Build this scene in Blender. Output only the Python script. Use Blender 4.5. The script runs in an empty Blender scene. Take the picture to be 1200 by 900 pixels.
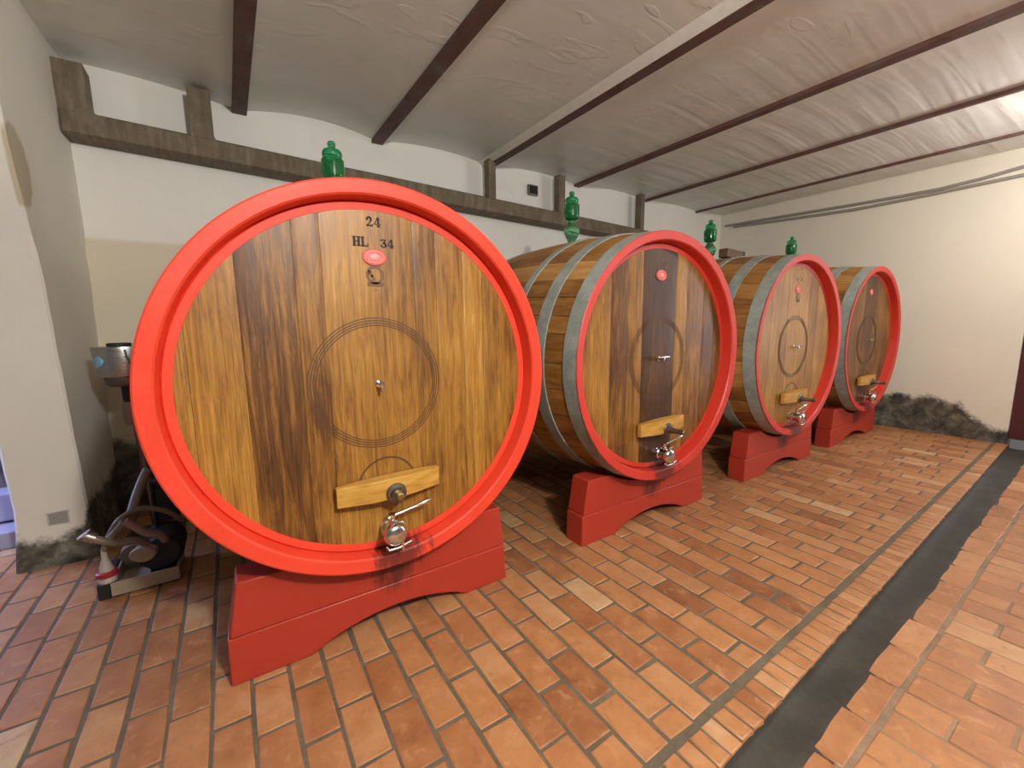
import bpy, math, random
from mathutils import Vector, Matrix
random.seed(7)
PI = math.pi
scene = bpy.context.scene
COL = scene.collection

# ------------------------------------------------------------------ mesh builder
class G:
    """collects geometry for ONE mesh object; each face may carry a 'tone' value"""
    def __init__(s):
        s.v = []; s.f = []; s.t = []
    def face(s, pts, tone=0.5):
        b = len(s.v); s.v += [tuple(p) for p in pts]
        s.f.append(tuple(range(b, b + len(pts)))); s.t.append(tone)
    def grid(s, rows, closed=False, tone=0.5, flip=False):
        """rows: list of equally long rings of points"""
        b = len(s.v); n = len(rows[0])
        for r in rows: s.v += [tuple(p) for p in r]
        for i in range(len(rows) - 1):
            for j in range(n if closed else n - 1):
                k = (j + 1) % n
                q = (b + i*n + j, b + i*n + k, b + (i+1)*n + k, b + (i+1)*n + j)
                s.f.append(q[::-1] if flip else q); s.t.append(tone)
    def box(s, x0, x1, y0, y1, z0, z1, tone=0.5, m=None):
        P = [Vector((x, y, z)) for z in (z0, z1) for y in (y0, y1) for x in (x0, x1)]
        if m is not None: P = [m @ p for p in P]
        b = len(s.v); s.v += [tuple(p) for p in P]
        for q in ((0,2,3,1),(4,5,7,6),(0,1,5,4),(1,3,7,5),(3,2,6,7),(2,0,4,6)):
            s.f.append(tuple(b + i for i in q)); s.t.append(tone)
    def prism(s, poly, y0, y1, tone=0.5):
        """poly in XZ (list of (x,z)) extruded along Y"""
        n = len(poly); b = len(s.v)
        s.v += [(x, y0, z) for x, z in poly] + [(x, y1, z) for x, z in poly]
        s.f.append(tuple(b + i for i in range(n))); s.t.append(tone)
        s.f.append(tuple(b + n + i for i in range(n))[::-1]); s.t.append(tone)
        for i in range(n):
            k = (i + 1) % n
            s.f.append((b + i, b + n + i, b + n + k, b + k)); s.t.append(tone)
    def lathe(s, prof, n=32, m=None, tone=0.5):
        """prof: list of (r, h); around local Z, placed by matrix m"""
        m = m or Matrix()
        rows = [[m @ Vector((r*math.cos(2*PI*j/n), r*math.sin(2*PI*j/n), h)) for j in range(n)] for r, h in prof]
        s.grid(rows, True, tone)
        if prof[0][0] > 1e-4: s.face(rows[0][::-1], tone)
        if prof[-1][0] > 1e-4: s.face(rows[-1], tone)
    def tube(s, pts, r, n=10, tone=0.5):
        pts = [Vector(p) for p in pts]
        rr = r if isinstance(r, (list, tuple)) else [r]*len(pts)
        rows = []; u = None
        for i, p in enumerate(pts):
            d = (pts[min(i+1, len(pts)-1)] - pts[max(i-1, 0)]).normalized()
            if u is None:
                u = d.orthogonal().normalized()
            else:
                u = (u - d*u.dot(d)).normalized()
            w = d.cross(u)
            rows.append([p + (u*math.cos(2*PI*j/n) + w*math.sin(2*PI*j/n))*rr[i] for j in range(n)])
        s.grid(rows, True, tone); s.face(rows[0][::-1], tone); s.face(rows[-1], tone)
    def ring(s, prof, n=96, cx=0, cz=0, a0=0, a1=2*PI, tone=0.5):
        """closed cross-section prof (r, y) swept round the Y axis"""
        full = abs(a1 - a0 - 2*PI) < 1e-6
        k = n if full else n + 1
        rows = []
        for r, y in prof + [prof[0]]:
            rows.append([(cx + r*math.cos(a0 + (a1-a0)*j/n), y, cz + r*math.sin(a0 + (a1-a0)*j/n)) for j in range(k)])
        s.grid(rows, full, tone, True)
    def build(s, name, mat, parent=None, smooth=35, bevel=0, seg=2, recalc=True):
        me = bpy.data.meshes.new(name)
        me.from_pydata(s.v, [], s.f)
        at = me.attributes.new('tone', 'FLOAT', 'FACE')
        at.data.foreach_set('value', s.t)
        me.validate(); me.update()
        if recalc:
            import bmesh
            bm = bmesh.new(); bm.from_mesh(me)
            bmesh.ops.recalc_face_normals(bm, faces=bm.faces); bm.to_mesh(me); bm.free()
        if smooth:
            me.polygons.foreach_set('use_smooth', [True]*len(me.polygons))
            me.set_sharp_from_angle(angle=math.radians(smooth))
        me.materials.append(mat)
        return link(name, me, parent, bevel, seg)

def link(name, me, parent=None, bevel=0, seg=2):
    o = bpy.data.objects.new(name, me); COL.objects.link(o)
    if parent: o.parent = parent
    if bevel:
        b = o.modifiers.new('bevel', 'BEVEL'); b.width = bevel; b.segments = seg
        b.limit_method = 'ANGLE'; b.angle_limit = math.radians(40)
    return o
def thing(name, label, cat, loc=(0,0,0), group=None):
    o = bpy.data.objects.new(name, None); COL.objects.link(o); o.location = loc
    o.empty_display_size = .1
    return tag(o, label, cat, group)
def tag(o, label, cat, group=None):
    o['label'] = label; o['category'] = cat
    if group: o['group'] = group
    return o
def struct(o, label=None):
    o['kind'] = 'structure'
    if label: o['label'] = label
    return o
def MY():   # local +Z -> world -Y (towards the viewer)
    return Matrix(((1,0,0,0),(0,0,-1,0),(0,1,0,0),(0,0,0,1)))

# ------------------------------------------------------------------ materials
class N:
    def __init__(s, name):
        s.m = bpy.data.materials.new(name); s.m.use_nodes = True
        s.t = s.m.node_tree; s.b = s.t.nodes['Principled BSDF']
    def n(s, typ, **kw):
        o = s.t.nodes.new('ShaderNode' + typ)
        for k, v in kw.items():
            if k.startswith('_'): setattr(o, k[1:], v)
            else: s.put(o.inputs[k.replace('__', ' ')], v)
        return o
    def put(s, sock, v):
        if hasattr(v, 'is_linked') or isinstance(v, bpy.types.NodeSocket): s.t.links.new(v, sock)
        elif isinstance(v, (tuple, list)) and len(v) == 3 and sock.type == 'RGBA': sock.default_value = (*v, 1)
        else: sock.default_value = v
    def set(s, **kw):
        for k, v in kw.items(): s.put(s.b.inputs[k.replace('__', ' ')], v)
    def obj(s, scale=(1,1,1), rnd=False):
        c = s.n('TexCoord').outputs['Object']
        if rnd:
            i = s.n('ObjectInfo').outputs['Random']
            k = s.n('Math', _operation='MULTIPLY'); s.put(k.inputs[0], i); k.inputs[1].default_value = 37.0
            a = s.n('VectorMath', _operation='ADD'); s.put(a.inputs[0], c); s.put(a.inputs[1], k.outputs[0]); c = a.outputs[0]
        mp = s.n('Mapping', Vector=c, Scale=scale)
        return mp.outputs[0]
    def noise(s, vec, scale=5, detail=4, rough=.55, dist=0):
        return s.n('TexNoise', Vector=vec, Scale=scale, Detail=detail, Roughness=rough, Distortion=dist).outputs['Fac']
    def ramp(s, fac, stops, interp='LINEAR'):
        r = s.n('ValToRGB', Fac=fac); e = r.color_ramp; e.interpolation = interp
        while len(e.elements) < len(stops): e.elements.new(.5)
        for q, (p, c) in zip(e.elements, stops):
            q.position = p; q.color = (c, c, c, 1) if isinstance(c, (int, float)) else (*c, 1)
        return r.outputs['Color']
    def mix(s, f, a, b, mode='MIX'):
        m = s.n('Mix', _data_type='RGBA', _blend_type=mode)
        s.put(m.inputs['Factor'], f); s.put(m.inputs[6], a); s.put(m.inputs[7], b)
        return m.outputs[2]
    def math(s, op, a, b=0.0, clamp=False):
        m = s.n('Math', _operation=op, _use_clamp=clamp); s.put(m.inputs[0], a); s.put(m.inputs[1], b); return m.outputs[0]
    def mr(s, v, a, b, c=0.0, d=1.0):
        m = s.n('MapRange', Value=v); m.interpolation_type = 'SMOOTHSTEP'
        for k, x in zip((1,2,3,4), (a,b,c,d)): m.inputs[k].default_value = x
        return m.outputs[0]
    def tone(s):
        return s.n('Attribute', _attribute_name='tone').outputs['Fac']
    def bump(s, h, strength=.3, dist=.01):
        s.put(s.b.inputs['Normal'], s.n('Bump', Height=h, Strength=strength, Distance=dist).outputs[0])
    def xyz(s, src='Object'):
        return s.n('SeparateXYZ', Vector=s.n('TexCoord').outputs[src]).outputs

def plain(name, col, rough=.5, metal=0.0, var=.12, scale=20):
    k = N(name); f = k.noise(k.obj(), scale, 3)
    k.set(Base__Color=k.mix(f, tuple(c*(1-var) for c in col), tuple(min(1, c*(1+var)) for c in col)), Roughness=rough, Metallic=metal)
    return k.m

def wood_head():
    k = N('oak_head')
    long_ = k.obj((62, 1, 2.0), True); fig = k.obj((9, 1, 1.1), True); big = k.obj((3.2, 1, 1.5), True)
    t = k.tone()
    g = k.noise(long_, 1.6, 6, .7, .5); s = k.noise(fig, 1.9, 6, .72, 2.2); b = k.noise(big, 1.3, 3, .5)
    w = k.math('ADD', k.math('MULTIPLY', g, .62), k.math('MULTIPLY', s, .58))
    w = k.math('ADD', w, k.math('MULTIPLY', b, .45))
    v = k.math('ADD', k.math('SUBTRACT', k.math('MULTIPLY', w, 1.65), .905), k.math('MULTIPLY', k.math('SUBTRACT', t, .5), .80))
    col = k.ramp(v, [(0, (.040,.014,.003)), (.27, (.11,.042,.006)), (.5, (.255,.113,.014)), (.75, (.385,.193,.028)), (1, (.52,.285,.065))])
    fine = k.noise(k.obj((160, 1, 3), True), 1.4, 3, .6)
    col = k.mix(k.mr(fine, .50, .68, 0, .5), col, (.12,.046,.010))
    k.set(Base__Color=col, Roughness=k.mr(g, .2, .8, .40, .55)); k.b.inputs['Coat Weight'].default_value = .05
    k.b.inputs['Coat Roughness'].default_value = .25
    k.bump(g, .18, .004)
    return k.m
def wood_stave():
    k = N('oak_stave')
    a = k.obj((26, 1.3, 26), True); b = k.obj((4, 1.5, 4), True); t = k.tone()
    g = k.noise(a, 1.5, 6, .62, .3); s = k.noise(b, 1.6, 4, .6, .8)
    v = k.math('ADD', k.math('MULTIPLY', k.math('ADD', g, s), .75), k.math('SUBTRACT', k.math('MULTIPLY', t, .6), .52))
    col = k.ramp(v, [(0, (.06,.022,.005)), (.3, (.16,.064,.013)), (.55, (.32,.142,.030)), (.8, (.45,.225,.060)), (1, (.55,.34,.13))])
    k.set(Base__Color=col, Roughness=.5); k.bump(g, .2, .004)
    return k.m
def bar_wood():
    k = N('pale_oak_bar'); g = k.noise(k.obj((2, 30, 30), True), 1.5, 5, .6, .3)
    k.set(Base__Color=k.ramp(g, [(.2, (.30,.145,.024)), (.5, (.52,.28,.05)), (.8, (.64,.40,.10))]), Roughness=.42); k.bump(g, .15, .003); return k.m
def red_paint(name, col, stain=True, mode=0):
    k = N(name); o = k.obj((1,1,1)); n1 = k.noise(o, 7, 5, .6); n2 = k.noise(o, 55, 4, .65)
    c = k.mix(n1, tuple(q*.86 for q in col), tuple(min(1, q*1.1) for q in col))
    c = k.mix(k.mr(n2, .63, .74, 0, .45), c, tuple(q*.45 for q in col))
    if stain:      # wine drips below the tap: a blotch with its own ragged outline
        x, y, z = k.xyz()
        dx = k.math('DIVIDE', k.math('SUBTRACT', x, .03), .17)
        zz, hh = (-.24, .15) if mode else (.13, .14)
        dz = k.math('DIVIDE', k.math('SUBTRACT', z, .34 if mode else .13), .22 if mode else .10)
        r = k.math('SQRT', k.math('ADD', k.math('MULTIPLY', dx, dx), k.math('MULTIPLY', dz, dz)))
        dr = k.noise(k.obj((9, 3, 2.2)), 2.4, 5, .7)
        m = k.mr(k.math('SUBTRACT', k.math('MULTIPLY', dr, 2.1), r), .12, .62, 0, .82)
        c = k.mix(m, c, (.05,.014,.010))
    k.set(Base__Color=c, Roughness=k.mr(n1, .2, .8, .36, .52)); k.bump(n2, .12, .003)
    return k.m
def zinc():
    k = N('galvanised_hoop'); o = k.obj((1,1,1), True); a = k.noise(o, 9, 5, .65); b = k.noise(o, 60, 3, .6)
    v = k.math('ADD', k.math('MULTIPLY', a, .7), k.math('MULTIPLY', b, .3))
    k.set(Base__Color=k.ramp(v, [(.25, (.17,.20,.18)), (.5, (.29,.33,.30)), (.75, (.43,.48,.44))]), Metallic=.1, Roughness=.48); k.bump(b, .15, .002); return k.m
def brick(name, dark=False):
    k = N(name); o = k.obj(); t = k.tone(); n1 = k.noise(o, 9, 5, .65, .4); n2 = k.noise(o, 70, 4, .7); n3 = k.noise(o, 1.1, 3, .5)
    v = k.math('ADD', k.math('MULTIPLY', t, .55), k.math('MULTIPLY', n1, .62))
    c = k.ramp(v, [(.22, (.18,.064,.024)), (.42, (.32,.126,.047)), (.62, (.42,.188,.072)), (.80, (.49,.255,.118)), (.97, (.53,.37,.20))])
    c = k.mix(k.mr(n2, .6, .8, 0, .35), c, (.19,.065,.03))
    n4 = k.noise(o, 15, 4, .6, .6)
    c = k.mix(k.mr(n3, .52, .75, 0, .35), c, (.22,.085,.04))
    c = k.mix(k.mr(n4, .54, .70, 0, .42), c, (.56,.30,.15))
    c = k.mix(k.mr(n4, .44, .28, 0, .40), c, (.20,.075,.032))
    k.set(Base__Color=c, Roughness=k.mr(n1, .25, .75, .42, .66)); k.bump(k.math('ADD', n1, k.math('MULTIPLY', n2, .4)), .35, .006)
    return k.m
def cement(name, col, rough=.7):
    k = N(name); o = k.obj(); a = k.noise(o, 5, 6, .65); b = k.noise(o, 60, 4, .7)
    v = k.math('ADD', k.math('MULTIPLY', a, .7), k.math('MULTIPLY', b, .3))
    k.set(Base__Color=k.ramp(v, [(.25, tuple(c*.45 for c in col)), (.5, col), (.78, tuple(min(1, c*1.7) for c in col))]), Roughness=rough); k.bump(v, .4, .008); return k.m
def wall(name, top, low=None, zsplit=0, mould=None, axis='y', patch=None, blot=None):
    """painted plaster; optional lower paint zone; mould reaching up to a height that varies along the wall"""
    k = N(name); o = k.obj(); x, y, z = k.xyz()
    big = k.noise(o, .9, 4, .6); mid = k.noise(o, 4.5, 5, .65); fine = k.noise(o, 38, 4, .7)
    c = k.mix(k.mr(big, .3, .7), tuple(q*.95 for q in top), top)
    c = k.mix(k.mr(mid, .55, .8, 0, .28), c, tuple(q*.8*f for q, f in zip(top, (1,.97,.88))))
    if low:
        zz = k.math('ADD', z, k.math('MULTIPLY', mid, .03))
        c = k.mix(k.mr(zz, zsplit - .01, zsplit + .03), low, c)
    if patch:      # flaked paint: an outline of its own on the plaster
        (pa, pz, ra, rz, pc) = patch
        a = k.math('DIVIDE', k.math('SUBTRACT', y, pa), ra); b = k.math('DIVIDE', k.math('SUBTRACT', z, pz), rz)
        r = k.math('SQRT', k.math('ADD', k.math('MULTIPLY', a, a), k.math('MULTIPLY', b, b)))
        c = k.mix(k.math('MULTIPLY', k.mr(k.math('ADD', r, k.math('MULTIPLY', mid, .9)), 1.25, 1.45, .75, 0), k.mr(x, -.850, -.838)), c, pc)
    if mould:
        p = y if axis == 'y' else x
        lo, hi = mould[0][0], mould[-1][0]
        h = k.ramp(k.math('DIVIDE', k.math('SUBTRACT', p, lo), hi - lo), [((q - lo)/(hi - lo), v) for q, v in mould])
        w = k.noise(o, 7, 6, .75); w2 = k.noise(o, 17, 5, .7)
        e = k.math('SUBTRACT', k.math('ADD', h, k.math('MULTIPLY', k.math('SUBTRACT', w, .5), .34)), z)
        m = k.mr(e, -.02, .09)
        inner = k.ramp(k.noise(o, 5.5, 6, .7, .3), [(.32, (.020,.018,.014)), (.46, (.075,.068,.052)), (.58, (.17,.155,.12)), (.74, (.42,.39,.33))])
        inner = k.mix(k.mr(w2, .5, .72, 0, .55), inner, (.02,.018,.014))
        c = k.mix(m, c, inner)
    if blot:       # a squarish grey stain low on the plaster
        bx, bz, bw, bh = blot
        a = k.math('DIVIDE', k.math('ABSOLUTE', k.math('SUBTRACT', x, bx)), bw); b = k.math('DIVIDE', k.math('ABSOLUTE', k.math('SUBTRACT', z, bz)), bh)
        r = k.math('ADD', k.math('MAXIMUM', a, b), k.math('MULTIPLY', mid, .8))
        c = k.mix(k.mr(r, 1.15, 1.5, .75, 0), c, (.16,.145,.12))
    k.set(Base__Color=c, Roughness=.72); k.bump(k.math('ADD', k.math('MULTIPLY', mid, 1.0), k.math('MULTIPLY', fine, .25)), .22, .02)
    return k.m
def ceiling_mat():
    k = N('ceiling_plaster'); o = k.obj(); x, y, z = k.xyz()
    big = k.noise(o, .8, 4, .6); rip = k.noise(k.obj((.35, 5.5, 1)), 1.2, 2, .5, .35); mid = k.noise(o, 5, 4, .55)
    lump = k.noise(k.obj((2.2, 5, 1)), 1.5, 1, .4, 1.2)
    c = k.mix(k.mr(big, .3, .7), (.71,.71,.67), (.80,.80,.76))
    c = k.mix(k.mr(mid, .58, .8, 0, .35), c, (.60,.55,.49))
    k.set(Base__Color=c, Roughness=k.mr(mid, .3, .7, .36, .5)); k.b.inputs['Specular IOR Level'].default_value = .5
    far = k.mr(x, 2.5, 4.5, .15, 1)
    h = k.math('ADD', k.math('MULTIPLY', rip, far), k.math('MULTIPLY', k.mr(lump, .60, .66), k.math('SUBTRACT', .085, k.math('MULTIPLY', far, .075))))
    h = k.math('ADD', h, k.math('MULTIPLY', mid, .14))
    k.bump(h, .7, .03); return k.m
def rust():
    k = N('rusty_girder'); o = k.obj((1, .6, 1)); a = k.noise(o, 7, 6, .7); 
    k.set(Base__Color=k.ramp(a, [(.3, (.075,.028,.022)), (.5, (.13,.06,.048)), (.62, (.11,.085,.075)), (.8, (.30,.26,.23))]), Roughness=.65); k.bump(a, .3, .01); return k.m
def duct_mat():
    k = N('weathered_duct'); o = k.obj((9, 1, 1.2)); a = k.noise(o, 2.2, 6, .7); b = k.noise(k.obj(), 14, 5, .7)
    v = k.math('ADD', k.math('MULTIPLY', a, .7), k.math('MULTIPLY', b, .3))
    k.set(Base__Color=k.ramp(v, [(.28, (.085,.06,.035)), (.5, (.165,.13,.085)), (.7, (.27,.235,.175)), (.85, (.42,.39,.32))]), Roughness=.75); k.bump(b, .35, .008); return k.m
def glass(name, col):
    k = N(name); k.set(Base__Color=col, Roughness=.06); k.b.inputs['Transmission Weight'].default_value = .88; k.b.inputs['IOR'].default_value = 1.48
    return k.m
def metal(name, col, rough=.22):
    k = N(name); f = k.noise(k.obj((1,1,12)), 20, 3); k.set(Base__Color=col, Metallic=1.0, Roughness=k.mr(f, .3, .7, rough*.8, rough*1.3)); return k.m

M = dict(
    head=wood_head(), stave=wood_stave(), bar=bar_wood(),
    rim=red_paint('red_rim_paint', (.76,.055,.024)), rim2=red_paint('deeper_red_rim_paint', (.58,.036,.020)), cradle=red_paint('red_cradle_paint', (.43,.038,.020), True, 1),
    zinc=zinc(), brick=brick('terracotta_brick'), mortar=cement('grey_mortar', (.125,.10,.066), .85),
    mortar2=cement('worn_grout', (.25,.165,.105), .85), gutter=cement('dark_cement', (.040,.035,.027), .8),
    groove=plain('dark_groove', (.085,.038,.014), .6), ink=plain('black_stencil_ink', (.018,.013,.010), .7),
    brand=plain('burnt_brand', (.13,.062,.025), .6, 0, .5, 90), pink=plain('pink_red_plaque', (.66,.115,.10), .45), pink2=plain('faded_pink_relief', (.74,.27,.25), .5),
    chrome=metal('polished_steel', (.72,.70,.69), .16), brass=metal('dull_brass', (.36,.29,.14), .38), iron=metal('dark_steel', (.20,.18,.155), .42),
    glass=glass('green_glass', (.05,.50,.22)), glass2=glass('pale_green_glass', (.22,.62,.36)),
    ceil=ceiling_mat(), rust=rust(), duct=duct_mat(),
    white=plain('white_plaster_fillet', (.78,.76,.72), .7), door=plain('maroon_door_paint', (.075,.012,.016), .45),
    grey=plain('grey_cable', (.30,.28,.25), .7), black=plain('black_rubber', (.012,.012,.012), .6), dark=plain('dark_void', (.02,.018,.016), .9),
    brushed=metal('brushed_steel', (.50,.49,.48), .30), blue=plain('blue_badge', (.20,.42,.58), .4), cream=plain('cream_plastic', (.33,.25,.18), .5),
    hose=plain('grey_hose', (.20,.155,.115), .45), pinkjar=plain('faded_pink_plastic', (.27,.17,.165), .45), redp=plain('red_plastic', (.30,.02,.02), .4),  # pump plastics around here: cask's shade and some dirt darkened into the colour
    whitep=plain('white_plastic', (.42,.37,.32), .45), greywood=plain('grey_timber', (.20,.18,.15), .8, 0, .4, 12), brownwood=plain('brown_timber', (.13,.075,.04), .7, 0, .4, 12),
    step=plain('stone_step', (.36,.34,.42), .6), wax=plain('wine_crust', (.02,.012,.010), .7),
)

# ------------------------------------------------------------------ camera
F_PX, YAW, PIT, ROL, CH = 498.9, .583, .144, -.0128, 1.4375
fw = Vector((math.sin(YAW)*math.cos(PIT), math.cos(YAW)*math.cos(PIT), -math.sin(PIT)))
rt = Vector((math.cos(YAW), -math.sin(YAW), 0)); up = rt.cross(fw)
r2 = rt*math.cos(ROL) + up*math.sin(ROL); u2 = up*math.cos(ROL) - rt*math.sin(ROL)
cd = bpy.data.cameras.new('camera'); cam = bpy.data.objects.new('camera', cd); COL.objects.link(cam)
cam.matrix_world = Matrix(((r2.x,u2.x,-fw.x,0),(r2.y,u2.y,-fw.y,0),(r2.z,u2.z,-fw.z,CH),(0,0,0,1)))
cd.sensor_fit = 'HORIZONTAL'; cd.sensor_width = 36; cd.lens = F_PX/1200*36; cd.clip_start = .05
scene.camera = cam

# ------------------------------------------------------------------ room shell
XL, XR, YB, ZC = -.83, 7.25, 4.387, 3.18
def joint_y(x): return .752 + .0242*(x - 1.026)
def edge_y(x): return .628 + .0290*(x - 1.21)
rb = random.Random(3)
def clipped_brick(g, x0, x1, y0, y1, z0, z1, tone, j=.003):
    """one brick with slightly irregular corners and a worn, rounded top edge"""
    a = rb.uniform(.004, .008); tz = rb.uniform(-.0015, .0015)
    c = [(x0 + rb.uniform(-j,j), y0 + rb.uniform(-j,j)), (x1 + rb.uniform(-j,j), y0 + rb.uniform(-j,j)), (x1 + rb.uniform(-j,j), y1 + rb.uniform(-j,j)), (x0 + rb.uniform(-j,j), y1 + rb.uniform(-j,j))]
    cx, cy = (x0+x1)/2, (y0+y1)/2
    def ins(p, d): return (p[0] + (d if p[0] < cx else -d), p[1] + (d if p[1] < cy else -d))
    rows = [[(*p, z0) for p in c], [(*p, z1 - a + tz) for p in c], [(*ins(p, a*.35), z1 - a*.3 + tz) for p in c], [(*ins(p, a), z1 + tz) for p in c]]
    g.grid(rows, True, tone); g.face(rows[-1], tone)
def tone():
    t = rb.gauss(.46, .17)
    if rb.random() < .05: t = rb.uniform(.85, 1.15)
    return max(.0, min(1.2, t))

g = G(); W, L, GAP = .1325, .272, .0125
nx = int((XR + 2.6)/W)
for i in range(nx):
    x0 = XR - .01 - (i+1)*W; x1 = x0 + W
    xm = (x0+x1)/2; ys = joint_y(xm) + .012; y = ys
    first = (L*.5 if i % 2 else L) + rb.uniform(-.05, .05)
    while y < YB:
        ln = first if y == ys else L + rb.uniform(-.012, .012)
        ye = min(y + ln, YB)
        if ye - y > .03 and not (x1 < -2.3):
            clipped_brick(g, x0 + GAP/2, x1 - GAP/2, y + GAP/2, ye - GAP/2, -.03, 0, tone())
        y += ln
x = -2.3
while x < XR - .03:                       # soldier course along the edge of the platform
    w = .0745 + rb.uniform(-.003, .003); x1 = min(x + w, XR - .005); xm = (x+x1)/2
    clipped_brick(g, x + .004, x1 - .004, edge_y(xm), joint_y(xm) - .012, -.075, .001, min(1.0, tone()*.8 + .22), .002)
    x += w
fl = struct(g.build('floor', M['brick'], smooth=50), 'raised red brick floor with long courses and a soldier edge')
g = G()
g.face([(-2.3, edge_y(-2.3)+.012, -.0035), (XR, edge_y(XR)+.012, -.0035), (XR, YB, -.0035), (-2.3, YB, -.0035)])
g.face([(-2.3, edge_y(-2.3)+.012, -.0035), (XR, edge_y(XR)+.012, -.0035), (XR, edge_y(XR)+.012, -.09), (-2.3, edge_y(-2.3)+.012, -.09)])
struct(g.build('floor_mortar', M['mortar'], fl, smooth=0))
# dark cement gutter and lower floor
g = G(); n = 90; rows = []
for i in range(n + 1):
    x = -2.3 + (XR + 2.3)*i/n
    e = edge_y(x) + .02; d = .512 + .018*(x - 1.45)/1.0*.9 if x > 1.45 else .512
    d = .512 + .0195*max(0, x - 1.45) + rb.uniform(-.008, .008)
    rows.append([(x, e - .02 + .0, -.012), (x, e - .026 + rb.uniform(-.003,.003), -.030), (x, e - .034, -.041), (x, (e + d)/2, -.044), (x, d + .012, -.041), (x, d - .004, -.0385), (x, d - .03, -.043), (x, d - .06, -.06)])
g.grid(rows); struct(g.build('floor_gutter', M['gutter'], smooth=60), 'dark damp cement gutter along the edge of the brick platform')
g = G()
def low_d(x): return .512 + .0195*max(0, x - 1.45)
def low_j(x): return .402 + .0085*(x - 1.6) if x > 3 else .402 + .0075*max(0, x - 1.6)
x = -1.5
while x < XR:
    w = .281 + rb.uniform(-.012, .012); xm = x + w/2
    clipped_brick(g, x + .0025, min(x + w, XR) - .0025, low_j(xm) + .012, low_d(xm) - .002, -.09, -.04, tone()*.8 + .12, .004); x += w
for i in range(int((XR + 1.5)/.145)):
    x0 = -1.5 + i*.145; x1 = x0 + .145; y = low_j((x0+x1)/2); k = 0
    while y > -1.2:
        ln = .29 + rb.uniform(-.012, .012) if k or i % 2 else .15
        clipped_brick(g, x0 + .002, x1 - .002, y - ln + .004, y - .004, -.09, -.0405, tone()*.75 + .16, .002); y -= ln; k += 1
lf = struct(g.build('floor_lower', M['brick'], smooth=50), 'lower terracotta tile floor in front of the gutter')
g = G(); g.box(-2.3, XR, -2.6, .44, -.12, -.0425); struct(g.build('floor_lower_mortar', M['mortar2'], lf, smooth=0))

# walls
Z1 = 3.42
g = G(); g.box(-3.2, XR + .2, YB, YB + .2, -.1, Z1)
mb = [(-.9, .62), (-.5, .5), (0, .38), (1.5, .22), (7.3, .22)]
struct(g.build('wall_back', wall('back_wall_plaster', (.89,.875,.83), (.72,.66,.52), 2.09, mb, 'x'), smooth=0))
g = G(); g.box(XR, XR + .25, .82, YB, -.1, Z1); g.box(XR, XR + .25, -1.3, .82, 2.25, Z1); g.box(XR, XR + .25, -2.6, -1.3, -.1, Z1)
mr_ = [(.7, .17), (.98, .20), (1.10, .28), (1.22, .44), (1.45, .48), (2.0, .46), (2.7, .38), (4.4, .30)]
struct(g.build('wall_right', wall('right_wall_plaster', (.79,.74,.64), None, 0, mr_, 'y'), smooth=0))
# end of the left wall: a pier, its base swelling slightly
g = G(); n = 26; rows = []
rw = random.Random(11)
PF = [(0, 3.59), (.4, 3.575), (.8, 3.535), (1.2, 3.495), (1.55, 3.48), (1.8, 3.43), (2.0, 3.37), (2.15, 3.30), (2.4, 3.255), (3.5, 3.20)]
def pier_y(z):
    for (a, p), (b, q) in zip(PF[:-1], PF[1:]):
        if z <= b: return p + (q-p)*max(0, z-a)/(b-a)
    return PF[-1][1]
for i in range(n + 1):
    z = -.02 + (Z1 + .02)*i/n
    sw = .03*max(0, 1 - z/.28) + rw.uniform(-.004, .004)
    x1 = XL + sw - .0; x0 = -1.144 - sw; y0 = pier_y(z) - sw; rr = .012
    rows.append([(x0, YB, z), (x0, y0 + rr, z), (x0 + rr, y0, z), (x1 - rr, y0, z), (x1, y0 + rr, z), (x1 + .03*(z/3), YB, z)])
g.grid(rows)
struct(g.build('wall_left', wall('left_pier_plaster', (.80,.77,.70), None, 0, [(-1.2, .23), (-1.0, .21), (-.86, .25), (-.82, .42), (0, .42)], 'x', (3.36, 2.26, .15, .22, (.46,.38,.24)), (-.965, .292, .055, .045)), smooth=40))

# ceiling: shallow brick vaults between iron girders
BX = [.238, 1.3625, 2.6034, 3.9333, 5.2696, 6.524]
edges = [-1.5] + BX + [XR + .6]
g = G(); ny = 40
for a, b in zip(edges[:-1], edges[1:]):
    rise = {1: .075, 2: .055, 3: .05, 4: .04, 5: .03, 6: .03}.get(edges.index(b) - 1, .085); rows = []
    for i in range(15):
        u = i/14; x = a + (b-a)*u; z = ZC + rise*4*u*(1-u) + .005
        rows.append([(x, -2.6 + (YB + 2.6 + .05)*j/ny, z) for j in range(ny + 1)])
    g.grid([[ (min(p[0], XR + .1), p[1], p[2]) for p in r] for r in rows])
struct(g.build('ceiling', M['ceil'], smooth=30), 'grey plastered ceiling of shallow vaults between girders')
for i, x in enumerate(BX):
    g = G(); hw = (.052, .052, .050, .044, .026, .016)[i]
    g.box(x - hw, x + hw, -2.6, YB + .0, ZC - .022, ZC + .012)
    t = struct(g.build('trim_%d' % (i + 1), M['rust'], smooth=0, bevel=.004), 'rusty dark iron girder across the ceiling')
    if i == 2:
        g = G(); g.prism([(x - hw - .075, ZC + .022), (x - hw - .001, ZC - .018), (x - hw - .001, ZC + .03)], -2.6, YB)
        struct(g.build('fillet', M['white'], t, smooth=0))
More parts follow.
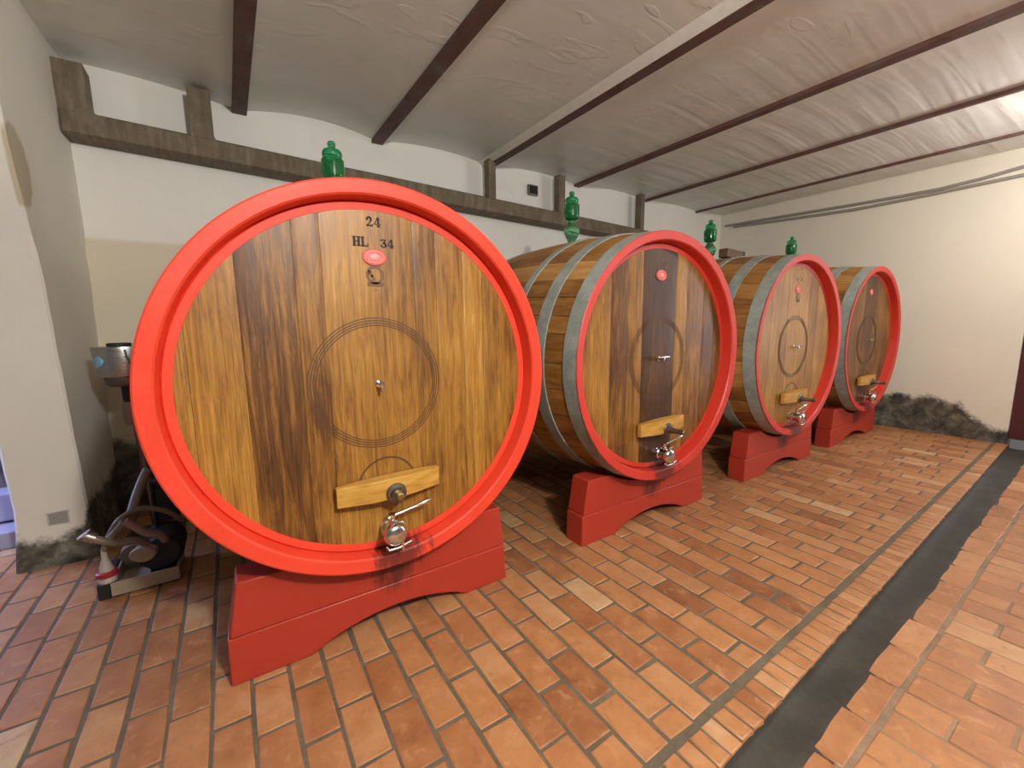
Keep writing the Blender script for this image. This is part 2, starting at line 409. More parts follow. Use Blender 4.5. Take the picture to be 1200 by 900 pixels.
# door on the right wall (only its edge shows) 
g = G(); g.box(XR + .02, XR + .07, -.12, .815, .06, 2.25)
dr = struct(g.build('door_1', M['door'], smooth=0, bevel=.004), 'dark maroon door at the right end of the wall')
g = G()
for z0, z1 in ((.22, 1.02), (1.16, 2.1)): g.box(XR + .008, XR + .021, .0, .70, z0, z1)
struct(g.build('panel', M['door'], dr, smooth=0, bevel=.004))
g = G(); g.tube([(XR + .02, -.04, 1.05), (XR - .03, -.04, 1.05), (XR - .035, .07, 1.05)], .009); struct(g.build('door_handle', M['iron'], dr))
# steps in the side room, seen past the pier
g = G(); g.box(-3.2, -1.2, 4.02, YB, 0, .12); g.box(-3.2, -1.2, 4.2, YB, .135, .33)
struct(g.build('trim_7', M['step'], smooth=0, bevel=.012), 'pale steps in the blue lit side room')

# ------------------------------------------------------------------ cables, hole, duct
def cable(label, pts):
    g = G(); g.tube(pts, .019, 8); tag(g.build('wall_cable', M['grey']), label, 'cable', 'cables across the right wall')
cable('upper grey cable sagging across the cream right wall', [(XR-.014, y, z) for y, z in ((4.30,3.016),(3.6,2.995),(2.9,2.972),(2.5,2.959),(2.0,2.95),(1.65,2.947),(1.3,2.972),(1.0,3.012),(.4,3.06),(-.2,3.08))])
cable('lower grey cable just below the other on the right wall', [(XR-.014, y, z) for y, z in ((4.15,2.975),(3.6,2.945),(2.9,2.910),(2.49,2.892),(2.0,2.897),(1.65,2.905),(1.0,2.926),(.4,2.95),(-.2,2.96))])
g = G()
g.box(3.145, 3.288, YB - .035, YB - .001, 2.95, 3.07)
jb = g.build('junction_box', M['iron'], smooth=0, bevel=.008)
tag(jb, 'small dark square box high on the white back wall', 'box')
g = G(); g.box(3.162, 3.271, YB - .041, YB - .034, 2.966, 3.054); g.build('cover', M['dark'], jb, smooth=0, bevel=.004)

YD0, YD1 = 4.17, YB - .003
def db(x): return 2.73 - .031*(x + .77)
du = thing('ceiling_duct', 'long brown grey weathered duct with short risers along the white back wall', 'duct', (2.2, 4.28, 2.7))
def dl(p): return (p[0]-2.2, p[1]-4.28, p[2]-2.7)
g = G()
n = 40; rows = []
for i in range(n + 1):
    x = -.80 + (5.6 + .80)*i/n; b = db(x); t = b + .155
    rows.append([dl(p) for p in ((x, YD0, b + .01), (x, YD0 + .012, b), (x, YD1, b), (x, YD1, t), (x, YD0 + .02, t), (x, YD0, t - .015))])
g.grid(rows, True); g.face(rows[0]); g.face(rows[-1][::-1])
g.build('duct_run', M['duct'], du, smooth=40, bevel=0)
def riser(x0, x1, fr, fl_, ztop, y0=4.19, y1=4.29):
    zt = db((x0+x1)/2) + .14; g = G(); poly = []
    # flared foot on either side, like a swept branch
    for i in range(7):
        a = PI/2*i/6; poly.append((x0 - fl_*(1 - math.sin(a)), zt + fl_*(1 - math.cos(a))))
    poly += [(x0, ztop), (x1, ztop)]
    for i in range(7):
        a = PI/2*(1 - i/6); poly.append((x1 + fr*(1 - math.sin(a)), zt + fr*(1 - math.cos(a))))
    g.prism([(x - 2.2, z - 2.7) for x, z in poly], y0 - 4.28, y1 - 4.28)
    g.build('riser', M['duct'], du, smooth=40, bevel=.008)
riser(-.81, -.655, .07, 0.001, 3.185, 4.175, 4.36); riser(-.10, .045, .035, .004, 3.20, 4.175, 4.36)
riser(2.50, 2.585, .02, .004, 3.185); riser(3.48, 3.575, .02, .02, 3.19); riser(4.955, 5.03, .01, .005, 3.185)

# ------------------------------------------------------------------ casks
XB = [.543, 2.43, 4.367, 6.152]
CZ, YM, RIM = 1.18, 2.755, .82
BASEZ = .27; cz = CZ - BASEZ
F0 = 1.78 - YM            # front of the rim
HY = F0 + .078            # plane of the head
LEN = 1.95; BUL = .068
def rad(y): return .812 + BUL*(1 - (y/(LEN/2))**2)

def staves_mesh(seed):
    r = random.Random(seed); g = G(); ns = 38; ang = [0]
    ws = [r.uniform(.75, 1.25) for _ in range(ns)]; s = sum(ws)
    for w in ws: ang.append(ang[-1] + 2*PI*w/s)
    ny = 22
    for i in range(ns):
        a0, a1 = ang[i], ang[i+1]; tn = max(0, min(1, r.gauss(.5, .2)))
        cols = [(a0, -.0035), (a0 + .006, 0)] + [(a0 + (a1-a0)*q/4, 0) for q in (1,2,3)] + [(a1 - .006, 0), (a1, -.006)]
        rows = []
        for j in range(ny + 1):
            y = F0 + .004 + (LEN - .008)*j/ny
            rows.append([((rad(y)+d)*math.cos(a), y, cz + (rad(y)+d)*math.sin(a)) for a, d in cols])
        g.grid(rows, False, tn)
    return g
def hoop_geo(y0, y1):
    g = G(); n = 4; outer = []; inner = []
    for i in range(n + 1):
        y = y0 + (y1-y0)*i/n; outer.append((rad(y) + .0065, y)); inner.append((rad(y) - .004, y))
    g.ring(outer + inner[::-1], 128, 0, cz)
    for k in (-1, 1):                   # rivets of the lap joint, at the top
        for yy in (y0 + .025, y1 - .025):
            a = PI/2 - .10 + k*.03; rr = rad(yy) + .0065
            m = Matrix.Translation((rr*math.cos(a), yy, cz + rr*math.sin(a))) @ Matrix.Rotation(PI/2 - a, 4, 'Y')
            g.lathe([(.010, -.002), (.010, .003), (.006, .008), (0.0001, .009)], 10, m)
    return g
def head_geo(bounds, tones, y, r=.738):
    g = G(); b = [-r] + bounds + [r]
    for (x0, x1), tn in zip(zip(b[:-1], b[1:]), tones):
        x0 += .0007; x1 -= .0007; nxx = 8; cols = []
        for i in range(nxx + 1):
            x = x0 + (x1-x0)*i/nxx; h = math.sqrt(max(r*r - x*x, 1e-6)); d = .002 if i in (0, nxx) else 0
            cols.append([(x, y + d, cz - h + 2*h*j/16) for j in range(17)])
        g.grid(cols, False, tn)
    return g
def groove_ring(radii, y, w=.0022, c=(0, 0), a0=0, a1=2*PI):
    g = G()
    for r in radii:
        g.ring([(r - w, y), (r - w, y - .0012), (r + w, y - .0012), (r + w, y)], 96, c[0], c[1], a0, a1)
    return g
def ribbon(g, pts, w, y, th=.001):
    pts = [Vector((p[0], p[1])) for p in pts]
    for a, b in zip(pts[:-1], pts[1:]):
        d = (b - a).normalized(); nrm = Vector((-d.y, d.x))*w/2; e = d*w*.25
        q = [a - e + nrm, b + e + nrm, b + e - nrm, a - e - nrm]
        g.prism([(p.x, p.y) for p in q][::-1], y - th, y)
GL = {   # stencil glyphs: list of (polyline, stroke width) in a unit box
 '2': [([(.14,.70),(.20,.88)],.26), ([(.30,.97),(.55,.97),(.72,.86),(.74,.68),(.62,.50)],.20), ([(.50,.40),(.22,.12)],.14), ([(.08,.08),(.92,.08)],.17), ([(.88,.08),(.92,.26)],.10)],
 '4': [([(.56,.98),(.08,.36)],.12), ([(.04,.28),(.46,.28)],.12), ([(.80,.28),(.98,.28)],.12), ([(.66,.38),(.66,1.0)],.26), ([(.66,.20),(.66,.06)],.26), ([(.42,.04),(.92,.04)],.09)],
 '3': [([(.10,.93),(.86,.93)],.15), ([(.12,.93),(.12,.74)],.10), ([(.80,.86),(.46,.58)],.12), ([(.46,.55),(.72,.50),(.82,.30),(.70,.08)],.24), ([(.52,.05),(.28,.07)],.15), ([(.18,.14),(.14,.28)],.22)],
 'H': [([(.24,.06),(.24,.94)],.24), ([(.78,.06),(.78,.94)],.24), ([(.06,.96),(.46,.96)],.09), ([(.06,.04),(.46,.04)],.09), ([(.58,.96),(.98,.96)],.09), ([(.58,.04),(.98,.04)],.09), ([(.38,.50),(.64,.50)],.10)],
 'L': [([(.28,.06),(.28,.94)],.24), ([(.06,.96),(.50,.96)],.09), ([(.06,.04),(.40,.04)],.09), ([(.48,.06),(.92,.06)],.12), ([(.90,.06),(.93,.32)],.12)],
}
def write(g, s, x, z, h, w, adv, y):
    for ch in s:
        for pts, sw in GL[ch]: ribbon(g, [(x + p[0]*w, z + p[1]*h) for p in pts], sw*w*1.3, y)
        x += adv

SHARED = {}
def shared(key, make, name, mat, parent, **kw):
    if key not in SHARED:
        o = make().build(name, mat, parent, **kw); SHARED[key] = o; return o
    o = SHARED[key].copy(); COL.objects.link(o); o.parent = parent; return o

def rim_geo(s=1):
    g = G(); y = lambda v: v if s > 0 else -v
    g.ring([(rad(F0) + .001, y(F0 + .012)), (.822, y(F0 + .003)), (.816, y(F0)), (.771, y(F0 + .006)), (.764, y(F0 + .014)), (.757, y(HY + .004)), (.750, y(HY - .006)), (.722, y(HY - .002)), (.720, y(HY + .006)), (.80, y(HY + .02))], 160, 0, cz)
    return g
HOOPS = [(F0 + .012, F0 + .108), (F0 + .268, F0 + .364), (F0 + .572, F0 + .634)]

def crossbar_geo():
    g = G(); n = 24; rows = []
    for i in range(n + 1):
        u = -1 + 2*i/n; x = u*.228
        fr = .080 - .030*max(0, abs(u) - .35)/.65        # bowed outer face
        bk = .022 - .014*(1 - u*u)
        hz = .043 + .004*(1 - u*u)
        z0 = .722 - BASEZ + .004*u
        rows.append([(x, HY - bk, z0 - hz), (x, HY - fr, z0 - hz), (x, HY - fr, z0 + hz), (x, HY - bk, z0 + hz)])
    g.grid(rows, True); g.face(rows[0]); g.face(rows[-1][::-1])
    return g
def bolt_geo(ln):
    g = G(); m = Matrix.Translation((.012, HY, .70 - BASEZ)) @ MY()
    g.lathe([(.010, -.01), (.010, .09), (.018, .09), (.018, .080 + ln*.5), (.0165, .080 + ln*.52), (.0165, .08 + ln), (.012, .084 + ln), (.0001, .084 + ln)], 20, m); return g
def washer_geo():
    g = G(); m = Matrix.Translation((.012, HY, .70 - BASEZ)) @ MY()
    g.lathe([(.044, .079), (.046, .083), (.042, .089), (.028, .092), (.026, .104), (.0001, .104)], 6*6, m); return g

def make_cask(i, label, tones, bounds, plaque, hoopmat):
    o = thing('wine_cask', label, 'cask', (XB[i], YM, BASEZ), 'large oak casks in a row')
    st = staves_mesh(20 + i).build('staves', M['stave'], o, smooth=30)
    for k, (a, b) in enumerate(HOOPS):
        h = shared(('hoop', k), lambda: hoop_geo(a, b), 'hoop', M['zinc'], o, smooth=40)
        h2 = shared(('hoopb', k), lambda: hoop_geo(-b, -a), 'hoop', M['zinc'], o, smooth=40)
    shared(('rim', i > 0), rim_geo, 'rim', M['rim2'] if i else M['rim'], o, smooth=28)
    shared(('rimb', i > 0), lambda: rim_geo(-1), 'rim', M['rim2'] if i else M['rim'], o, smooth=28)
    hd = head_geo(bounds, tones, HY).build('head', M['head'], o, smooth=20)
    head_geo(bounds, tones, -HY).build('head', M['head'], o, smooth=20)
    c = (-.016, cz - .0)
    shared('ringg', lambda: groove_ring((.252, .262, .272, .283), HY, .0021, c), 'ring_groove', M['groove'], o, smooth=30)
    shared('archg', lambda: groove_ring((.128, .133), HY, .0018, (.0, .712 - BASEZ), .25, PI - .25), 'hatch_groove', M['groove'], o, smooth=30)
    bar = shared('bar', crossbar_geo, 'crossbar', M['bar'], o, smooth=30, bevel=.003)
    shared('washer', washer_geo, 'washer', M['iron'], bar, smooth=30)
    ln = .055 if i == 0 else .125
    shared(('bolt', ln), lambda: bolt_geo(ln), 'bolt', M['brass'] if i == 0 else M['iron'], bar, smooth=40)
    # tap: barrel-shaped valve on a short pipe, round front cap, lever, wing below
    def tap_body():
        g = G(); m = Matrix.Translation((-.012, HY, .526 - BASEZ)) @ MY()
        g.lathe([(.030, -.005), (.030, .012), (.022, .016), (.022, .030), (.040, .032), (.042, .046), (.036, .052), (.036, .082), (.047, .094), (.051, .108), (.050, .122), (.043, .133), (.030, .140), (.0001, .143)], 32, m)
        g.lathe([(.014, .0), (.014, .052), (.016, .053), (.016, .056), (.0001, .057)], 16, Matrix.Translation((-.012, HY - .075, .526 - BASEZ + .025)))
        return g
    tp = shared('tap', tap_body, 'tap', M['chrome'], o, smooth=35)
    def lever():
        g = G(); z = .526 - BASEZ + .070; y = HY - .075
        g.tube([(-.030, y - .004, z - .006), (-.012, y, z), (.045, y - .003, z + .010), (.10, y - .004, z + .020)], [.008, .010, .0075, .007], 12)
        g.tube([(.10, y - .004, z + .020), (.108, y - .004, z + .022), (.15, y - .005, z + .031), (.168, y - .005, z + .034)], [.0075, .010, .011, .009], 12)
        return g
    shared('lever', lever, 'lever', M['chrome'], tp, smooth=40)
    def wing():
        g = G(); z = .526 - BASEZ - .05; y = HY - .125
        g.tube([(-.055, y + .01, z + .004), (-.048, y - .004, z - .008), (.0, y - .006, z - .006), (.055, y, z + .006)], .0055, 10)
        g.tube([(.012, y - .006, z + .02), (.014, y - .006, z - .022)], .006, 10)
        return g
    def clampring():
        g = G(); z = .526 - BASEZ - .05; y = HY - .125
        g.tube([(-.034, y, z + .088), (-.030, y - .004, z + .110), (-.01, y - .012, z + .116), (.02, y - .006, z + .108), (.028, y, z + .085)], .0045, 8)
        return g
    shared('clampring', clampring, 'clamp_ring', M['chrome'], tp, smooth=40)
    shared('wing', wing, 'clamp_wing', M['chrome'], tp, smooth=40)
    # little sampling valve in the middle of the head
    def pin(tee):
        g = G(); m = Matrix.Translation((-.014, HY, cz)) @ MY()
        g.lathe([(.016, -.004), (.016, .004), (.008, .006), (.008, .034), (.010, .036), (.010, .050), (.0001, .052)], 16, m)
        if tee: g.tube([(-.075, HY - .044, cz + .012), (-.014, HY - .044, cz + .012), (.045, HY - .044, cz + .012)], [.004, .008, .006], 10); g.tube([(-.014, HY - .044, cz + .012), (-.014, HY - .044, cz - .014)], .007, 10)
        else: g.tube([(-.014, HY - .042, cz + .014), (-.014, HY - .042, cz - .03)], [.009, .006], 10)
        return g
    shared(('pin', i > 0), lambda: pin(i > 0), 'sample_valve', M['chrome'], o, smooth=40)
    # plaque
    pw, ph, px, pz, pm = plaque
    g = G(); m = Matrix.Translation((px, HY, pz - BASEZ)) @ MY() @ Matrix.Diagonal((pw, ph, 1, 1))
    g.lathe([(1, 0), (1, .005), (.93, .007), (.90, .0055), (.0001, .0055)], 40, m)
    pq = g.build('plaque', M['pink'], o, smooth=40)
    g = G(); m2 = m @ Matrix.Diagonal((1, 1, 1, 1))
    g.lathe([(.40, .004), (.40, .0075), (.34, .0085), (.0001, .009)], 24, m2)
    for a0, a1 in ((.25, PI - .25), (PI + .25, 2*PI - .25)):
        pts = [m2 @ Vector((.70*math.cos(a0 + (a1-a0)*j/14), .72*math.sin(a0 + (a1-a0)*j/14), .006)) for j in range(15)]
        g.tube(pts, .0032, 6)
    g.build('relief', M['pink2'], pq, smooth=50)
    # burnt maker's mark below the plaque
    if i in (0, 2):
        g = G(); bz = .462 + CZ - BASEZ if i == 0 else .455 + CZ - BASEZ; bx = -.004
        g.ring([(.026, HY), (.026, HY - .0008), (.038, HY - .0008), (.038, HY)], 40, bx, bz)
        g.prism([(bx - .034, bz - .048), (bx + .034, bz - .048), (bx + .034, bz - .030), (bx - .034, bz - .030)][::-1], HY - .0008, HY)
        ribbon(g, [(bx - .024, bz + .008), (bx - .012, bz - .004), (bx - .004, bz - .020)], .012, HY, .0008)
        ribbon(g, [(bx - .026, bz + .016), (bx - .014, bz + .012)], .008, HY, .0008)
        ribbon(g, [(bx, bz - .060), (bx, bz - .066)], .006, HY, .0008)
        g.build('brand_mark', M['brand'], o, smooth=0)
    return o

ck = []
ck.append(make_cask(0, 'nearest and largest looking oak cask with a bright red rim, stencilled 24 and HL 34', [.60,.66,.28,.46,.66,.50,.60,.80,.55,.5], [-.673,-.505,-.312,-.212,.165,.271,.407,.513,.673], (.050, .034, -.003, 1.715, 0), 0))
ck.append(make_cask(1, 'second cask from the left, dark centre plank and three grey hoops showing on its side', [.50,.60,.28,.50,-.05,.66,.46,.34,.38], [-.655,-.476,-.323,-.185,.155,.28,.476,.62], (.052, .036, -.015, 1.732, 0), 0))
ck.append(make_cask(2, 'third cask from the left, pale gold head, between the dark centred cask and the last', [.78,.72,.80,.70,.84,.76,.62,.82,.74], [-.60,-.45,-.28,-.16,.14,.26,.42,.58], (.050, .036, -.02, 1.70, 0), 0))
ck.append(make_cask(3, 'farthest cask in the row, greyish brown head, beside the cream right wall', [.9,.85,.30,.36,.16,.30,.42,.36,.4], [-.66,-.54,-.34,-.17,.15,.29,.45,.6], (.040, .036, -.03, 1.722, 0), 0))
# stencilled numbers on the nearest head
y = HY - .0003
zz = lambda v: v - BASEZ
g = G(); write(g, '2', -.029, zz(1.839), .037, .028, 0, y); write(g, '4', .003, zz(1.839), .036, .028, 0, y)
g.build('stencil_number', M['ink'], ck[0], smooth=0)
g = G(); write(g, 'H', -.089, zz(1.756), .038, .033, 0, y); write(g, 'L', -.056, zz(1.756), .038, .032, 0, y)
g.build('stencil_letters', M['ink'], ck[0], smooth=0)
g = G(); write(g, '3', .026, zz(1.757), .034, .027, 0, y); write(g, '4', .055, zz(1.757), .034, .028, 0, y)
g.build('stencil_number', M['ink'], ck[0], smooth=0)
# faint, unreadable stencil marks on the second and third heads
for i, marks in ((1, ((-.03,1.83,.05,.012),(-.055,1.775,.022,.020),(.02,1.775,.022,.020))), (2, ((-.055,1.775,.026,.028),(.03,1.775,.026,.028),(.01,1.875,.03,.014)))):
    for x, z, w, h in marks:
        g = G(); g.prism([(x, zz(z)), (x + w, zz(z) + .004), (x + w*.9, zz(z) + h), (x + .003, zz(z) + h*.9)][::-1], HY - .0012, HY - .0003)
        g.build('stencil_mark', M['brand'], ck[i], smooth=0)

# cradles
CR_LAB = ['largest red timber cradle under the nearest cask, wine stained below its tap', 'red timber cradle under the second cask from the left', 'red timber cradle under the third cask, pale gold head above it', 'smallest looking red timber cradle, under the farthest cask by the right wall']
def cradle_upper():
    g = G(); poly = []
    zt, R = .432, rad(2.047 - YM) + .0095
    poly += [(-.648, .205), (-.608, zt)]
    a = math.asin(math.sqrt(R*R - (CZ - zt)**2)/R)
    for k in range(25):
        q = -a + 2*a*k/24; poly.append((R*math.sin(q), CZ - R*math.cos(q)))
    poly += [(.612, zt), (.640, .205)]
    g.prism(poly, 0, .15); return g
def cradle_lower():
    g = G(); poly = [(.640, .203), (.650, 0), (.40, 0)]
    for k in range(17):
        u = k/16; poly.append((.385 - .73*u, .004 + .085*math.sin(PI*u)**.75))
    poly += [(-.36, 0), (-.660, 0), (-.655, .203)]
    g.prism(poly, 0, .152); return g
for i in range(4):
    c = thing('cask_cradle', CR_LAB[i], 'cradle', (XB[i], 1.895, 0), 'red cradles carrying the casks')
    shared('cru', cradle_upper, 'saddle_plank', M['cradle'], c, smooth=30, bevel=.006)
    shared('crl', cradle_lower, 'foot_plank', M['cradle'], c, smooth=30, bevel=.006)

# ------------------------------------------------------------------ green glass airlocks on the bungs
def lower_bulb():
    g = G(); g.lathe([(.028, 0), (.030, .01), (.032, .03), (.048, .055), (.062, .085), (.064, .10), (.054, .122), (.036, .145), (.028, .160), (.027, .178), (.0001, .178)], 28); return g
def cup():
    g = G(); g.lathe([(.020, .165), (.048, .172), (.058, .185), (.060, .20), (.061, .268), (.058, .280), (.053, .268), (.052, .20), (.040, .185), (.0001, .182)], 28); return g
def dome():
    g = G(); g.lathe([(.044, .190), (.044, .270), (.046, .285), (.052, .298), (.053, .312), (.045, .326), (.026, .334), (.018, .338), (.021, .348), (.022, .358), (.017, .368), (.0001, .372)], 28); return g
def bung():
    g = G(); g.lathe([(.046, -.001), (.047, .004), (.043, .009), (.0001, .009)], 20); return g
AL = ['green glass airlock on the nearest cask, its foot hidden behind the red rim', 'whole green glass airlock on the second cask, in front of the duct', 'green glass airlock on the third cask, beside the corner of the room', 'smallest looking green glass airlock, half hidden, against the cream right wall']
AX = [(.592, 2.755), (2.43, 2.765), (4.367, 2.755), (6.152, 2.745)]
for i in range(4):
    ax, ay = AX[i]; z = CZ + math.sqrt(rad(ay - YM)**2 - (ax - XB[i])**2) + .003
    a = thing('glass_airlock', AL[i], 'airlock', (ax, ay, z), 'green glass airlocks on the casks'); a.scale = (1.04, 1.04, 1.13)
    shared('albung', bung, 'bung', M['brownwood'], a, smooth=40)
    shared('albulb', lower_bulb, 'lower_bulb', M['glass2'], a, smooth=60)
    shared('alcup', cup, 'cup', M['glass'], a, smooth=60)
    shared('aldome', dome, 'dome_cap', M['glass'], a, smooth=60)
# the small timber wedge left on the third cask
g = G()
bx, by = 4.53, 2.60
w = thing('timber_block', 'short brown timber block with a black end lying on the third cask', 'block', (bx, by, CZ + rad(by - YM) + .002))
w.rotation_euler = (0, .05, 0)
g.box(-.17, .13, -.05, .05, .010, .10); g.build('plank', M['brownwood'], w, smooth=0, bevel=.008)
g = G(); g.box(.132, .18, -.045, .045, .012, .105); g.build('end_cap', M['black'], w, smooth=0, bevel=.006)
# grey timber on the floor behind
g = G(); g.box(3.42, 4.25, 2.63, 2.75, .0015, .145); tag(g.build('timber_sleeper', M['greywood'], smooth=0, bevel=.008), 'grey squared timber lying on the floor in the shade between the second and third casks', 'timber')

# ------------------------------------------------------------------ the transfer pump on the floor, left
PY = 2.93
p = thing('transfer_pump', 'dark pump on a pale tray with hoses, on the floor left of the nearest cask', 'pump', (-.52, PY + .15, 0))
def lp(x, y, z): return (x + .52, y - PY - .15, z)
def P_(g, name, mat, parent=None, **kw): return g.build(name, mat, parent or p, **kw)
rot = Matrix.Rotation(math.radians(0), 4, 'Z')
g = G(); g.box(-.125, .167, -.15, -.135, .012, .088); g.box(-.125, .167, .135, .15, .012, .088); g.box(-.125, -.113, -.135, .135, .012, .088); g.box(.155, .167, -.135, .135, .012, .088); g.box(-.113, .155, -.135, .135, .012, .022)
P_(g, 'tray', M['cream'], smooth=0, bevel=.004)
g = G(); g.box(-.178, -.127, -.15, .15, .004, .095); P_(g, 'end_block', M['black'], smooth=0, bevel=.008)
g = G(); g.lathe([(.0001, -.12), (.085, -.12), (.098, -.11), (.098, .10), (.085, .12), (.0001, .12)], 28, Matrix.Translation((.09, .02, .17)) @ Matrix.Rotation(PI/2, 4, 'X'))
for k in range(9): g.lathe([(.098, -.095 + k*.022), (.106, -.09 + k*.022), (.106, -.084 + k*.022), (.098, -.079 + k*.022)], 28, Matrix.Translation((.09, .02, .17)) @ Matrix.Rotation(PI/2, 4, 'X'))
g.box(.03, .15, -.06, .10, .022, .09); P_(g, 'motor', M['black'], smooth=40)
m = Matrix.Translation((.02, -.12, .200)) @ Matrix.Rotation(math.radians(-14), 4, 'Z') @ MY() @ Matrix.Diagonal((1.15, .85, 1, 1))
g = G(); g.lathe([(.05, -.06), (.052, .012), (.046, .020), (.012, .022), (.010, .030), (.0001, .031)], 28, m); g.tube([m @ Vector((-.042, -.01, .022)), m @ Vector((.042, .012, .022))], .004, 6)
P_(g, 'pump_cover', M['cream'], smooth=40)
g = G(); g.lathe([(.055, -.09), (.062, -.055), (.055, .0), (.03, .01), (.0001, .012)], 24, Matrix.Translation((-.04, -.02, .165)) @ Matrix.Rotation(PI/2, 4, 'X')); P_(g, 'pump_casing', M['hose'], smooth=40)
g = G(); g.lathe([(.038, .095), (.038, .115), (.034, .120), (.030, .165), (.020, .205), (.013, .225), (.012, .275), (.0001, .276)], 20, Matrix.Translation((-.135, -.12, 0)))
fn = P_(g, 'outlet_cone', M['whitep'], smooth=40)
g = G(); g.lathe([(.040, .125), (.046, .130), (.046, .150), (.038, .156)], 20, Matrix.Translation((-.135, -.12, 0))); g.build('red_band', M['redp'], fn, smooth=40)
def bez(P, n=20):
    P = [Vector(q) for q in P]; out = []
    P = [P[0]] + P + [P[-1]]
    for i in range(1, len(P) - 2):
        a, b, c, d = P[i-1:i+3]
        for k in range(n):
            t = k/n; out.append(.5*((2*b) + (c-a)*t + (2*a-5*b+4*c-d)*t*t + (3*b-3*c+d-a)*t**3))
    return out + [P[-2]]
g = G(); g.tube(bez([lp(-.645,2.93,.285), lp(-.625,2.93,.34), lp(-.575,2.95,.42), lp(-.50,3.0,.445), lp(-.42,3.03,.41), lp(-.37,3.05,.365), lp(-.33,3.08,.30)], 8), .014, 10); P_(g, 'hose', M['hose'], smooth=60)
g = G(); g.tube(bez([lp(-.545,2.90,.425), lp(-.51,2.90,.385), lp(-.47,2.91,.335), lp(-.42,2.93,.30), lp(-.40,2.96,.25)], 8), .019, 12); P_(g, 'hose', M['pinkjar'], smooth=60)
g = G(); g.tube(bez([lp(-.68,2.90,.375), lp(-.64,2.90,.345), lp(-.58,2.91,.31), lp(-.52,2.93,.295), lp(-.48,2.97,.25)], 8), .020, 12); P_(g, 'hose', M['hose'], smooth=60)
g = G(); g.tube(bez([lp(-.63,2.91,.33), lp(-.585,2.92,.375), lp(-.545,2.90,.425)], 8), .017, 12); P_(g, 'hose', M['hose'], smooth=60)
g = G(); g.tube([lp(-.70,2.90,.392), lp(-.665,2.90,.366)], [.027, .025], 16); g.tube([lp(-.705,2.90,.40), lp(-.70,2.90,.392)], [.031, .031], 16); P_(g, 'hose_coupling', M['brushed'], smooth=40)
g = G(); g.tube(bez([lp(-.53,3.0,.43), lp(-.51,3.05,.50), lp(-.48,3.12,.58), lp(-.46,3.15,.62)], 8), .024, 12); P_(g, 'hose', M['hose'], smooth=60)
g = G(); g.box(.06, .075, .03, .13, .09, .55); g.box(.16, .175, .03, .13, .09, .55); g.box(.06, .175, .03, .13, .535, .55); g.box(.076, .159, .04, .12, .30, .50); P_(g, 'switch_frame', M['black'], smooth=0, bevel=.005)
for sx in (-.10, .14):
    for sy in (-.12, .12):
        g = G(); g.lathe([(.022, .0), (.022, .012), (.0001, .012)], 14, Matrix.Translation((sx, sy, .0005))); P_(g, 'foot', M['black'], smooth=40)

# stainless motor head on a post standing behind the left edge of the nearest cask
mx, my = -.585, 3.70
q = thing('upright_pump', 'stainless steel motor head on a dark post, half hidden behind the nearest cask', 'pump', (mx, my, 0))
g = G(); n = 40; rows = []
for rr, h in ((.118, 1.125), (.122, 1.13), (.129, 1.21), (.137, 1.305), (.134, 1.315), (.06, 1.318)):
    rows.append([(rr*math.cos(2*PI*j/n)*(1 + .10*math.cos(4*PI*j/n)), rr*.85*math.sin(2*PI*j/n), h) for j in range(n)])
g.grid(rows, True); g.face(rows[0][::-1]); g.face(rows[-1])
hd_ = g.build('motor_housing', M['brushed'], q, smooth=40)
g = G(); g.tube([(.032, -.121, 1.30), (.038, -.119, 1.25), (.058, -.108, 1.18), (.062, -.104, 1.13)], .006, 8); g.build('seam', M['iron'], hd_)
g = G(); g.lathe([(.045, 1.316), (.062, 1.318), (.062, 1.335), (.055, 1.338), (.0001, 1.338)], 24, Matrix.Translation((-.01, 0, 0))); g.build('cap', M['black'], hd_, smooth=40)
a = math.radians(216); mm = Matrix.Translation((.134*math.cos(a)*1.03, .134*.85*math.sin(a), 1.225)) @ Matrix.Rotation(a + .05, 4, 'Z') @ Matrix.Rotation(PI/2 - .08, 4, 'Y')
g = G(); g.lathe([(.036, -.012), (.036, .002), (.032, .004), (.0001, .004)], 24, mm); g.build('badge', M['blue'], hd_, smooth=40)
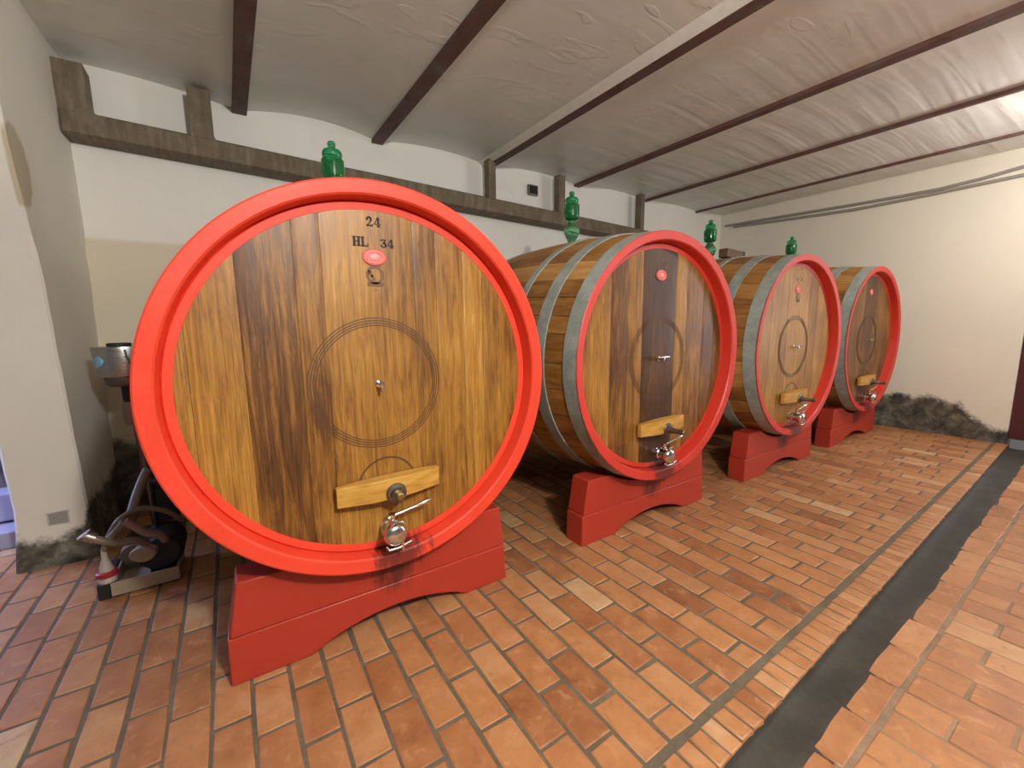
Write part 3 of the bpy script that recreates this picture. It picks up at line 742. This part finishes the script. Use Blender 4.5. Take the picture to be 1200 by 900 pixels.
g = G(); g.lathe([(.0001, 1.06), (.085, 1.06), (.102, 1.075), (.106, 1.125)], 28, Matrix.Diagonal((1.0, .85, 1, 1))); g.build('flange', M['iron'], q, smooth=40)
g = G(); g.lathe([(.0001, .955), (.042, .955), (.046, .97), (.046, 1.06)], 20, Matrix.Translation((.015, 0, 0))); g.build('coupling', M['black'], q, smooth=40)
g = G(); g.lathe([(.0001, .80), (.05, .80), (.060, .83), (.060, .93), (.052, .955), (.0001, .956)], 24, Matrix.Translation((.02, 0, 0))); g.build('collar', M['pinkjar'], q, smooth=40)
g = G(); g.tube([(.06, 0, .0), (.045, 0, .4), (.03, 0, .82)], .030, 16); g.build('post', M['iron'], q, smooth=40)
g = G(); g.box(-.10, .20, -.14, .14, .001, .035); g.build('base_plate', M['iron'], q, smooth=0, bevel=.006)

# ------------------------------------------------------------------ light
def area(name, loc, target, sx, sy, power, col):
    l = bpy.data.lights.new(name, 'AREA'); l.shape = 'RECTANGLE'; l.size = sx; l.size_y = sy; l.energy = power; l.color = col
    o = bpy.data.objects.new(name, l); COL.objects.link(o); o.location = loc
    d = Vector(target) - Vector(loc); o.rotation_euler = d.to_track_quat('-Z', 'Y').to_euler(); return o
def bulb(name, loc, power, col, r):
    l = bpy.data.lights.new(name, 'POINT'); l.energy = power; l.color = col; l.shadow_soft_size = r
    o = bpy.data.objects.new(name, l); COL.objects.link(o); o.location = loc
bulb('bare_lamp', (.70, -1.15, 2.78), 345, (1, .955, .88), .10)
bulb('bare_lamp', (5.75, .10, 2.90), 75, (1, .94, .86), .10)
area('doorway_daylight', (7.6, -.7, 1.5), (4.0, 1.4, 1.6), 1.0, 1.7, 45, (.93, .92, 1))
area('side_room_daylight', (-2.0, 3.85, 1.2), (-1.25, 3.55, 0), .6, .4, 22, (.40, .48, 1))
wd = bpy.data.worlds.new('world'); scene.world = wd; wd.use_nodes = True
bg = wd.node_tree.nodes['Background']; bg.inputs[0].default_value = (1, .96, .90, 1); bg.inputs[1].default_value = .12

vs = scene.view_settings
vs.view_transform = 'Standard'; vs.look = 'None'; vs.exposure = 0.12; vs.gamma = 1.0; vs.use_curve_mapping = False
